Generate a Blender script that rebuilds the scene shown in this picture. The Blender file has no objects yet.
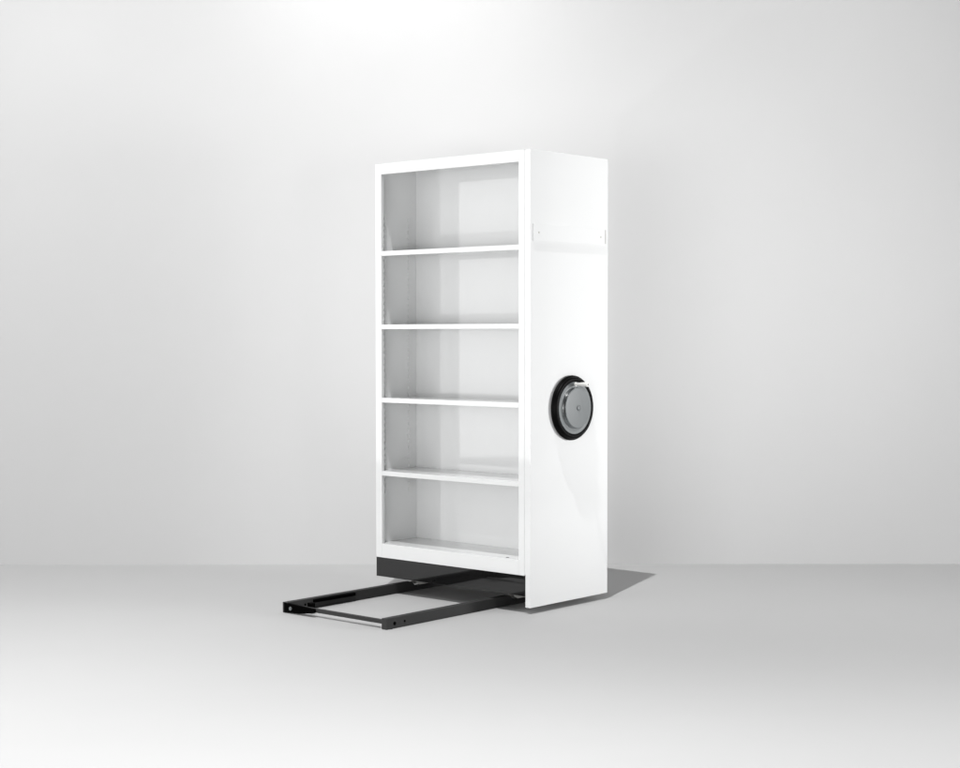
import bpy, bmesh, math
from mathutils import Vector, Matrix

C = bpy.context.scene.collection
R = math.radians

# ------------------------------------------------------------------ camera
YAW, PITCH, ROLL = 0.7197, -0.0318, -0.0008
CAM = Vector((4.8629, -5.8712, 1.3506))
fw = Vector((-math.sin(YAW)*math.cos(PITCH), math.cos(YAW)*math.cos(PITCH), math.sin(PITCH)))
rt = Vector((math.cos(YAW), math.sin(YAW), 0.0))
up = rt.cross(fw)
c_, s_ = math.cos(ROLL), math.sin(ROLL)
rt2, up2 = rt*c_ + up*s_, up*c_ - rt*s_
cd = bpy.data.cameras.new('camera')
cam = bpy.data.objects.new('camera', cd)
C.objects.link(cam)
cam.matrix_world = Matrix(((rt2.x, up2.x, -fw.x, CAM.x), (rt2.y, up2.y, -fw.y, CAM.y),
                           (rt2.z, up2.z, -fw.z, CAM.z), (0, 0, 0, 1)))
cd.sensor_fit = 'HORIZONTAL'
cd.sensor_width = 36.0
cd.lens = 1588.2 / 960 * 36.0
cd.clip_end = 200
bpy.context.scene.camera = cam

# ------------------------------------------------------------------ studio ambience, exposure
w = bpy.data.worlds.new('World')
bpy.context.scene.world = w
w.use_nodes = True
nt = w.node_tree
bg = nt.nodes['Background']
bg.inputs[1].default_value = 1.0
# unseen surroundings: faint even ambient plus broad glows added as fill light (direction, tightness, brightness)
AMBIENT = 0.02
LOBES = [((0.0, -1.0, -0.25), 8.0, 3.7),        # straight in front of the open shelves
         ((-0.9, -0.3, 0.1), 4.0, 2.5)]         # left
tc = nt.nodes.new('ShaderNodeTexCoord')
tot = None
for d, n, g in LOBES:
    dt = nt.nodes.new('ShaderNodeVectorMath'); dt.operation = 'DOT_PRODUCT'
    dt.inputs[1].default_value = Vector(d).normalized()
    nt.links.new(tc.outputs['Generated'], dt.inputs[0])
    mx = nt.nodes.new('ShaderNodeMath'); mx.operation = 'MAXIMUM'; mx.inputs[1].default_value = 0.0
    nt.links.new(dt.outputs['Value'], mx.inputs[0])
    pw = nt.nodes.new('ShaderNodeMath'); pw.operation = 'POWER'; pw.inputs[1].default_value = n
    nt.links.new(mx.outputs[0], pw.inputs[0])
    ml = nt.nodes.new('ShaderNodeMath'); ml.operation = 'MULTIPLY_ADD'
    ml.inputs[1].default_value = g
    ml.inputs[2].default_value = AMBIENT
    nt.links.new(pw.outputs[0], ml.inputs[0])
    if tot is not None:
        nt.links.new(tot, ml.inputs[2])
    tot = ml.outputs[0]
nt.links.new(tot, bg.inputs[0])
vs = bpy.context.scene.view_settings
vs.view_transform = 'Standard'
vs.look = 'None'
vs.exposure = 0.0
vs.gamma = 1.0

# ------------------------------------------------------------------ studio lamps
def aim(o, target):
    d = Vector(target) - o.location
    o.rotation_euler = d.to_track_quat('-Z', 'Y').to_euler()

def lamp(name, kind, loc, target, energy, **kw):
    l = bpy.data.lights.new(name, kind)
    l.energy = energy
    for k, v in kw.items():
        setattr(l, k, v)
    o = bpy.data.objects.new(name, l)
    C.objects.link(o)
    o.location = loc
    aim(o, target)
    return o

# small hard key, high overhead a little in front and to the right: throws the crisp shadows
lamp('key_spotlight', 'SPOT', (1.72, -4.42, 15.6), (-0.3, 0.2, 0.4), 7900,
     spot_size=R(37), spot_blend=0.6, shadow_soft_size=0.08)
# unseen fill: big low area light added to brighten the open front
lamp('front_fill', 'AREA', (2.3, -7.4, 0.95), (-0.4, 0.0, 0.7), 178,
     shape='RECTANGLE', size=3.2, size_y=1.8)
# small low lamp front left: crisp edges on the back panel of the upper bays
lamp('low_spotlight', 'SPOT', (-2.4, -3.2, 0.79), (-0.5, 0.2, 1.5), 85,
     spot_size=R(50), spot_blend=0.5, shadow_soft_size=0.02, specular_factor=0.0)
# overhead pool of light on the sheet in front of the unit, to the left
lamp('floor_spotlight', 'SPOT', (0.2, -4.4, 5.0), (0.0, -3.7, 0.0), 1080,
     spot_size=R(75), spot_blend=1.0, shadow_soft_size=0.4)
lamp('floor_fill_right', 'SPOT', (3.3, -2.2, 4.6), (3.3, -2.0, 0.0), 620,
     spot_size=R(72), spot_blend=1.0, shadow_soft_size=0.4)  # unseen fill added to lift the floor on the right
# spotlight washing the top of the backdrop
h2 = Vector((-math.sin(YAW), math.cos(YAW), 0))       # horizontal view direction
WD = 9.26                                             # backdrop distance in front of the camera
base = Vector((CAM.x, CAM.y, 0))
def bd(side, dist, z):
    return base + rt*side + h2*dist + Vector((0, 0, z))
lamp('backdrop_spotlight', 'SPOT', bd(-0.50, WD-1.3, 4.7), bd(-0.50, WD, 3.6), 115,
     spot_size=R(80), spot_blend=1.0, shadow_soft_size=0.3)
# unseen soft fill added on the right to brighten the end panel
lamp('end_panel_fill', 'SPOT', (4.7, 3.2, 1.25), (0.0, 0.33, 1.62), 1290,
     spot_size=R(47), spot_blend=0.65, shadow_soft_size=0.8)
lamp('backdrop_fill_left', 'SPOT', bd(-3.9, WD-3.0, 3.9), bd(-3.0, WD, 1.9), 190,
     spot_size=R(100), spot_blend=1.0, shadow_soft_size=0.5)  # unseen fill added to brighten the left of the backdrop

lamp('backdrop_fill_right', 'SPOT', bd(3.2, 1.5, 1.4), bd(2.3, WD, 1.6), 720,
     spot_size=R(52), spot_blend=1.0, shadow_soft_size=0.5)  # added fill, out of view, for the dim right side of the backdrop

# ------------------------------------------------------------------ materials
def mat(name, col, rough=0.4, metal=0.0, ior=1.5, bump=0.0, bump_scale=200.0, var=0.0, rvar=0.0):
    m = bpy.data.materials.new(name)
    m.use_nodes = True
    nt = m.node_tree
    b = nt.nodes['Principled BSDF']
    b.inputs['Base Color'].default_value = (*col, 1)
    b.inputs['Roughness'].default_value = rough
    b.inputs['Metallic'].default_value = metal
    b.inputs['IOR'].default_value = ior
    if var or bump or rvar:
        tc = nt.nodes.new('ShaderNodeTexCoord')
        nz = nt.nodes.new('ShaderNodeTexNoise')
        nz.inputs['Scale'].default_value = bump_scale
        nz.inputs['Detail'].default_value = 4
        nt.links.new(tc.outputs['Object'], nz.inputs['Vector'])
        if bump:
            bp = nt.nodes.new('ShaderNodeBump')
            bp.inputs['Strength'].default_value = bump
            bp.inputs['Distance'].default_value = 0.001
            nt.links.new(nz.outputs['Fac'], bp.inputs['Height'])
            nt.links.new(bp.outputs['Normal'], b.inputs['Normal'])
        if var:
            rp = nt.nodes.new('ShaderNodeMapRange')
            rp.inputs['To Min'].default_value = 1 - var
            rp.inputs['To Max'].default_value = 1 + var
            n2 = nt.nodes.new('ShaderNodeTexNoise')
            n2.inputs['Scale'].default_value = 3.0
            n2.inputs['Detail'].default_value = 3
            nt.links.new(tc.outputs['Object'], n2.inputs['Vector'])
            nt.links.new(n2.outputs['Fac'], rp.inputs['Value'])
            hv = nt.nodes.new('ShaderNodeHueSaturation')
            hv.inputs['Color'].default_value = (*col, 1)
            nt.links.new(rp.outputs['Result'], hv.inputs['Value'])
            nt.links.new(hv.outputs['Color'], b.inputs['Base Color'])
        if rvar:
            rr = nt.nodes.new('ShaderNodeMapRange')
            rr.inputs['To Min'].default_value = max(0, rough - rvar)
            rr.inputs['To Max'].default_value = rough + rvar
            nt.links.new(nz.outputs['Fac'], rr.inputs['Value'])
            nt.links.new(rr.outputs['Result'], b.inputs['Roughness'])
    return m

SHEET = mat('floor_sheet', (0.425, 0.425, 0.425), 0.75, ior=1.3, var=0.012)
BACKDROP = mat('backdrop_paper', (0.535, 0.535, 0.535), 0.75, ior=1.3, var=0.012)
WHITE = mat('white_gloss_enamel', (0.685, 0.69, 0.69), 0.04, ior=1.75, rvar=0.012, bump_scale=40)
BLACK = mat('black_gloss_enamel', (0.007, 0.007, 0.007), 0.035, ior=1.65, rvar=0.015, bump_scale=40)
TRACK = mat('black_track_steel', (0.042, 0.042, 0.042), 0.5, ior=1.12, rvar=0.05, bump_scale=60)
DARK = mat('black_fittings_and_hole_shade', (0.0015, 0.0015, 0.0015), 0.6, ior=1.05)  # near-black for small fittings; shade of holes and slots is in the colour
RUBBER = mat('black_handwheel_plastic', (0.0012, 0.0012, 0.0012), 0.45, ior=1.15)
GREY = mat('satin_grey_aluminium', (0.128, 0.138, 0.141), 0.38, ior=1.4)
CHROME = mat('polished_steel', (0.55, 0.56, 0.56), 0.16, metal=1.0)
HANDLE = mat('pale_grey_plastic', (0.62, 0.62, 0.60), 0.3)
GALV = mat('galvanised_steel', (0.62, 0.61, 0.59), 0.5)
ZINC = mat('zinc_plated_steel', (0.40, 0.39, 0.37), 0.35, metal=0.6)

# ------------------------------------------------------------------ mesh helpers
def box(bm, x0, x1, y0, y1, z0, z1):
    v = [bm.verts.new(p) for p in ((x0, y0, z0), (x1, y0, z0), (x1, y1, z0), (x0, y1, z0),
                                   (x0, y0, z1), (x1, y0, z1), (x1, y1, z1), (x0, y1, z1))]
    for f in ((3, 2, 1, 0), (4, 5, 6, 7), (0, 1, 5, 4), (1, 2, 6, 5), (2, 3, 7, 6), (3, 0, 4, 7)):
        bm.faces.new([v[i] for i in f])
    return bm

def prism(bm, pts, axis, a, b):
    """extrude a 2D outline along an axis ('x','y','z')"""
    def P(p, t):
        return {'x': (t, p[0], p[1]), 'y': (p[0], t, p[1]), 'z': (p[0], p[1], t)}[axis]
    A = [bm.verts.new(P(p, a)) for p in pts]
    B = [bm.verts.new(P(p, b)) for p in pts]
    n = len(pts)
    bm.faces.new(A)
    bm.faces.new(B[::-1])
    for i in range(n):
        bm.faces.new((A[i], B[i], B[(i+1) % n], A[(i+1) % n]))
    return bm

def lathe(bm, prof, centre, seg=96):
    """revolve (radius, offset along +x) about an x-axis through centre"""
    rings = []
    for r, o in prof:
        if r < 1e-6:
            rings.append([bm.verts.new((centre[0]+o, centre[1], centre[2]))])
        else:
            rings.append([bm.verts.new((centre[0]+o, centre[1]+r*math.cos(2*math.pi*k/seg),
                                        centre[2]+r*math.sin(2*math.pi*k/seg))) for k in range(seg)])
    for a, b in zip(rings[:-1], rings[1:]):
        for k in range(seg):
            k2 = (k+1) % seg
            if len(a) == 1 and len(b) == 1:
                continue
            if len(a) == 1:
                bm.faces.new((a[0], b[k], b[k2]))
            elif len(b) == 1:
                bm.faces.new((a[k], b[0], a[k2]))
            else:
                bm.faces.new((a[k], b[k], b[k2], a[k2]))
    return bm

def cyl(bm, p0, p1, r, seg=24):
    p0, p1 = Vector(p0), Vector(p1)
    d = (p1-p0).normalized()
    u = d.orthogonal().normalized()
    v = d.cross(u)
    A = [bm.verts.new(p0 + r*(u*math.cos(2*math.pi*k/seg)+v*math.sin(2*math.pi*k/seg))) for k in range(seg)]
    B = [bm.verts.new(p1 + r*(u*math.cos(2*math.pi*k/seg)+v*math.sin(2*math.pi*k/seg))) for k in range(seg)]
    bm.faces.new(A)
    bm.faces.new(B[::-1])
    for k in range(seg):
        bm.faces.new((A[k], B[k], B[(k+1) % seg], A[(k+1) % seg]))
    return bm

def obj(name, bm, m, parent=None, bevel=0.0, smooth=False, seg=2):
    bmesh.ops.recalc_face_normals(bm, faces=bm.faces[:])
    me = bpy.data.meshes.new(name)
    bm.to_mesh(me)
    bm.free()
    o = bpy.data.objects.new(name, me)
    C.objects.link(o)
    me.materials.append(m)
    if parent:
        o.parent = parent
        # every thing's Empty sits unrotated at its base: keep the part where it was modelled
        root = parent
        off = Vector((0, 0, 0))
        while root:
            off += root.location
            root = root.parent
        o.location = -off if parent.type == 'EMPTY' else Vector((0, 0, 0))
    if smooth:
        for p in me.polygons:
            p.use_smooth = True
        me.set_sharp_from_angle(angle=R(35))
        wn = o.modifiers.new('weighted_normal', 'WEIGHTED_NORMAL')
        wn.keep_sharp = True
        wn.weight = 100
    if bevel:
        b = o.modifiers.new('bevel', 'BEVEL')
        b.width = bevel
        b.segments = seg
        b.limit_method = 'ANGLE'
        b.harden_normals = False
    return o

def thing(name, label, cat, loc):
    o = bpy.data.objects.new(name, None)
    o.empty_display_size = 0.1
    C.objects.link(o)
    o.location = loc
    o['label'] = label
    o['category'] = cat
    return o

NB = lambda: bmesh.new()

# ------------------------------------------------------------------ setting: floor sheet and backdrop wall
bm = NB()
S0, S1, NS = -9.0, 9.0, 24
rows = [(-9.0 + (WD+9.0)*i/20, 0.0) for i in range(21)]
grid = [[bm.verts.new(bd(S0+(S1-S0)*j/NS, d, z)) for j in range(NS+1)] for d, z in rows]
for a, b in zip(grid[:-1], grid[1:]):
    for j in range(NS):
        bm.faces.new((a[j], a[j+1], b[j+1], b[j]))
fl = obj('floor', bm, SHEET, smooth=True)
fl['kind'] = 'structure'

bm = NB()
rows = [(WD, -0.02)] + [(WD, 7.0*i/10) for i in range(1, 11)]
grid = [[bm.verts.new(bd(S0+(S1-S0)*j/NS, d, z)) for j in range(NS+1)] for d, z in rows]
for a, b in zip(grid[:-1], grid[1:]):
    for j in range(NS):
        bm.faces.new((a[j], a[j+1], b[j+1], b[j]))
wl = obj('wall', bm, BACKDROP, smooth=True)
wl['kind'] = 'structure'

# ------------------------------------------------------------------ the shelving unit
W, D = 1.0074, 0.6185
ZC0, ZC1, ZB = 0.1831, 2.2293, 0.0831
XI0, XI1 = -0.9638, -0.0366
ZOT, ZOB = 2.1737, 0.2556
DB = 0.303                                            # divider between the two sides
G, T = 0.0059, 0.0365                                 # end panel, inner and outer face
ST = 0.0244
FT = 0.018                                            # depth of the front flanges
unit = thing('shelving_unit',
             'tall white steel mobile shelving bay with open shelves and a round black handwheel',
             'shelving', (-W/2, D/2, 0))

# side walls: folded steel sheet with two columns of raised discs shaped to shade like the shelf slots
def side(x0, x1, xin, sgn):
    bm = NB()
    box(bm, x0, x1, FT+0.0005, D-0.0005, ZC0, ZC1-0.0055)
    for yc in (0.066, 0.246):
        for k in range(46):
            z = 0.52 + k*0.0318
            cyl(bm, (xin-sgn*0.001, yc, z), (xin+sgn*0.0042, yc, z), 0.0085, 16)
    return obj('side_wall', bm, WHITE, unit)
side(-W, -W+0.004, -W+0.004, 1)
side(-0.004, 0.0, -0.004, -1)
for x0, x1 in ((-W, XI0), (XI1, 0.0)):
    obj('stile', box(NB(), x0, x1, 0, FT, ZC0, ZC1), WHITE, unit, bevel=0.0012)
obj('header', box(NB(), XI0+0.0004, XI1-0.0004, 0.0, FT, ZOT, ZC1), WHITE, unit, bevel=0.0012)
obj('top_panel', box(NB(), -W+0.0005, -0.0005, FT+0.0005, D-0.0005, ZC1-0.005, ZC1-0.001), WHITE, unit)
obj('back_panel', box(NB(), -W+0.0045, -0.0045, DB, DB+0.004, ZC0+0.004, ZC1-0.0055), WHITE, unit)
obj('rear_cover', box(NB(), -W, 0, D, D+0.004, ZC0, ZC1), WHITE, unit)
# bottom shelf with its deep front apron
bm = NB()
box(bm, XI0+0.0004, XI1-0.0004, 0.0, FT, ZC0, ZOB)
box(bm, -W+0.0045, -0.0045, FT+0.0003, DB-0.0005, ZOB-0.004, ZOB)
bs = obj('bottom_shelf', bm, WHITE, unit, bevel=0.0010)
obj('slot', cyl(NB(), (-0.136, 0.035, ZOB-0.001), (-0.136, 0.035, ZOB+0.0006), 0.008, 16), DARK, bs)
# four shelves: thin deck, folded front lip
for zt in (1.7774, 1.3976, 1.0167, 0.6356):
    bm = NB()
    pts = [(0.0006, zt), (0.0006, zt-ST), (0.016, zt-ST), (0.016, zt-ST+0.002),
           (0.004, zt-ST+0.002), (0.004, zt-0.010), (DB-0.001, zt-0.010), (DB-0.001, zt)]
    prism(bm, pts, 'x', XI0+0.0008, XI1-0.0008)
    # the deck runs on behind the stiles
    box(bm, -W+0.0045, XI0+0.0007, FT+0.001, DB-0.001, zt-0.010, zt)
    box(bm, XI1-0.0007, -0.0045, FT+0.001, DB-0.001, zt-0.010, zt)
    obj('shelf', bm, WHITE, unit, bevel=0.0008)

# plinth: a black board frame under the carcass
bm = NB()
box(bm, -W, 0.0, 0.002, 0.022, ZB, ZC0-0.0005)
box(bm, -W, 0.0, D-0.022, D-0.002, ZB, ZC0-0.0005)
box(bm, -W, -W+0.02, 0.0225, D-0.0225, ZB, ZC0-0.0005)
box(bm, -0.02, 0.0, 0.0225, D-0.0225, ZB, ZC0-0.0005)
box(bm, -W+0.0205, -0.0205, 0.0225, D-0.0225, ZC0-0.012, ZC0-0.0005)
obj('plinth', bm, BLACK, unit, bevel=0.0008)

# running gear under the plinth: bracket with wheel above each rail
RX = (-0.9091, -0.2344)
RW, RH = 0.0327, 0.051
for rx in RX:
    for yc in (0.235, D-0.12):
        xc = rx + RW/2
        zc = 0.0665
        bm = NB()
        arc = [(yc-0.085, 0.0829), (yc-0.080, 0.060), (yc-0.066, 0.040), (yc-0.045, 0.028), (yc+0.080, 0.028),
               (yc+0.100, 0.040), (yc+0.108, 0.060), (yc+0.112, 0.0829), (yc+0.112, 0.168), (yc-0.085, 0.168)]
        for x0 in (xc-0.022, xc+0.014):
            prism(bm, arc, 'x', x0, x0+0.004)
        br = obj('wheel_bracket', bm, GALV, unit, bevel=0.0008)
        obj('slot', prism(NB(), [(yc-0.020, 0.050), (yc+0.024, 0.050), (yc+0.028, 0.056), (yc+0.024, 0.062), (yc-0.020, 0.062),
                                 (yc-0.024, 0.056)], 'x', xc+0.0175, xc+0.0190), DARK, br)
        bm = NB()
        lathe(bm, [(0, -0.0125), (0.034, -0.0125), (0.036, -0.0105), (0.036, 0.0105), (0.034, 0.0125), (0, 0.0125)],
              (xc, yc, zc), 40)
        obj('wheel', bm, RUBBER, unit, smooth=True)
        obj('axle', cyl(NB(), (xc-0.024, yc, zc), (xc+0.0205, yc, zc), 0.0035, 16), ZINC, br, smooth=True)

# end panel on the aisle end, hung a little clear of the floor
ep = obj('end_panel', box(NB(), G, T, 0.0, D, 0.03, 2.23), WHITE, unit, bevel=0.0015)
obj('spacer', box(NB(), 0.0005, G-0.0003, 0.0016, D-0.0016, ZC0+0.006, ZC1-0.004), WHITE, unit)

# label holder: shallow channel plate with folded ends and two screws
X0 = T + 0.0005
bm = NB()
box(bm, X0+0.004, X0+0.0055, 0.018, 0.588, 1.794, 1.874)
box(bm, X0, X0+0.0038, 0.018, 0.0195, 1.794, 1.874)
box(bm, X0, X0+0.0038, 0.5865, 0.588, 1.794, 1.874)
box(bm, X0, X0+0.0038, 0.0200, 0.5860, 1.8725, 1.874)
lh = obj('label_holder', bm, WHITE, unit, bevel=0.0004)
obj('end_stop', box(NB(), X0+0.0005, X0+0.0078, 0.5884, 0.5900, 1.802, 1.872), ZINC, lh)
for y, z in ((0.058, 1.834), (0.551, 1.834)):
    bm = NB()
    lathe(bm, [(0.0050, 0.0055), (0.0048, 0.0066), (0.003, 0.0074), (0, 0.0076)], (X0, y, z), 20)
    obj('screw', bm, ZINC, lh, smooth=True)

# handwheel
HC = (T, D/2, 0.984)
bm = NB()
prof = [(0.080, 0.0008), (0.146, 0.0010), (0.154, 0.0025), (0.159, 0.007), (0.1605, 0.012), (0.1590, 0.017),
        (0.1560, 0.0195), (0.1535, 0.0215), (0.1525, 0.024), (0.1515, 0.0275), (0.1480, 0.0315), (0.1430, 0.0335),
        (0.1375, 0.0335), (0.1330, 0.0315), (0.1305, 0.0295), (0.080, 0.0285)]
lathe(bm, prof, HC)
hw = obj('handwheel', bm, RUBBER, unit, smooth=True)
bm = NB()
lathe(bm, [(0.129, 0.0290), (0.1285, 0.0310), (0.127, 0.0322), (0.116, 0.0322), (0.1135, 0.0312), (0.1110, 0.0322),
           (0.098, 0.0322), (0, 0.0322)], HC)
obj('face_plate', bm, GREY, hw, smooth=True)
bm = NB()
lathe(bm, [(0.1030, 0.0324), (0.1030, 0.0350), (0.1010, 0.0385), (0.1000, 0.0480)], HC)
obj('hub_rim', bm, CHROME, hw, smooth=True)
bm = NB()
lathe(bm, [(0.0998, 0.0480), (0.0985, 0.0505), (0.0960, 0.0520), (0.016, 0.0524), (0.0155, 0.0512), (0.0135, 0.0512),
           (0.0130, 0.0524), (0, 0.0530)], HC)
obj('hub_disc', bm, GREY, hw, smooth=True)
bm = NB()
lathe(bm, [(0.0110, 0.0529), (0.0105, 0.0560), (0.0085, 0.0572), (0.0045, 0.0572), (0.0040, 0.0562), (0, 0.0562)], HC, 32)
obj('centre_cap', bm, GREY, hw, smooth=True)
KC = (T, D/2+0.002, HC[2]+0.1165)
bm = NB()
lathe(bm, [(0.0105, 0.0322), (0.0105, 0.0350), (0.0068, 0.0365), (0.0062, 0.0400), (0.0072, 0.048), (0.0098, 0.070),
           (0.0114, 0.095), (0.0117, 0.103), (0.0110, 0.1075), (0.0096, 0.1092), (0.0042, 0.1094), (0.0040, 0.1050), (0, 0.1050)], KC, 32)
kn = obj('handle', bm, HANDLE, hw, smooth=True)
obj('handle_bolt', lathe(NB(), [(0.0036, 0.1052), (0.0034, 0.1085), (0, 0.1088)], KC, 16), DARK, kn, smooth=True)

# ------------------------------------------------------------------ floor track the unit runs on
YF, YR = -0.7399, D-0.02
track = thing('floor_track', 'low black two-rail floor track projecting from under the white shelving bay',
              'track', (sum(RX)/2, -0.06, 0))
# rail outline in side view: full height in front, scooped lower where the wheels run
side_prof = [(YF, 0.0006), (YR, 0.0006), (YR, 0.024), (0.170, 0.024), (0.158, 0.027), (0.136, 0.048), (0.128, RH), (YF, RH)]
for rx in RX:
    bm = NB()
    prism(bm, side_prof, 'x', rx, rx+RW)
    rl = obj('rail', bm, TRACK, track, bevel=0.0018)
    obj('bolt_hole', cyl(NB(), (rx+RW-0.001, YF+0.052, 0.024), (rx+RW+0.0012, YF+0.052, 0.024), 0.0085, 20), DARK, rl)
    obj('pin_hole', cyl(NB(), (rx+RW-0.001, YF+0.118, 0.026), (rx+RW+0.0012, YF+0.118, 0.026), 0.0055, 16), DARK, rl)
    for yy in (YF+0.03, YR-0.1):
        obj('levelling_foot', cyl(NB(), (rx+RW/2, yy, 0.0002), (rx+RW/2, yy, 0.0010), 0.019, 20), DARK, rl)
# cross bar between the two rails
bm = NB()
box(bm, RX[0]+RW+0.001, RX[1]-0.001, YF+0.012, YF+0.032, 0.022, 0.040)
obj('cross_bar', bm, TRACK, track, bevel=0.0012)
# black gusset plate joining the cross bar to the far rail, with a bolt head and a stop arm
bm = NB()
prism(bm, [(RX[0]+RW*0.45, 0.004), (RX[0]+0.12, 0.006), (RX[0]+0.225, 0.022), (RX[0]+0.225, 0.041), (RX[0]+RW*0.45, 0.0495)],
      'y', YF-0.004, YF+0.0105)
gp = obj('gusset_plate', bm, DARK, track, bevel=0.0008)
obj('bolt', cyl(NB(), (RX[0]+0.063, YF-0.0085, 0.026), (RX[0]+0.063, YF-0.0035, 0.026), 0.0095, 6), GREY, gp)
bm = NB()
box(bm, RX[0]+0.120, RX[0]+0.150, YF+0.052, YF+0.076, 0.021, 0.053)
obj('stop_block', bm, DARK, track, bevel=0.001)
obj('guide_strip', box(NB(), RX[0]+RW+0.0005, RX[0]+RW+0.0130, YF+0.17, YF+0.45, 0.030, 0.045), DARK, track, bevel=0.001)
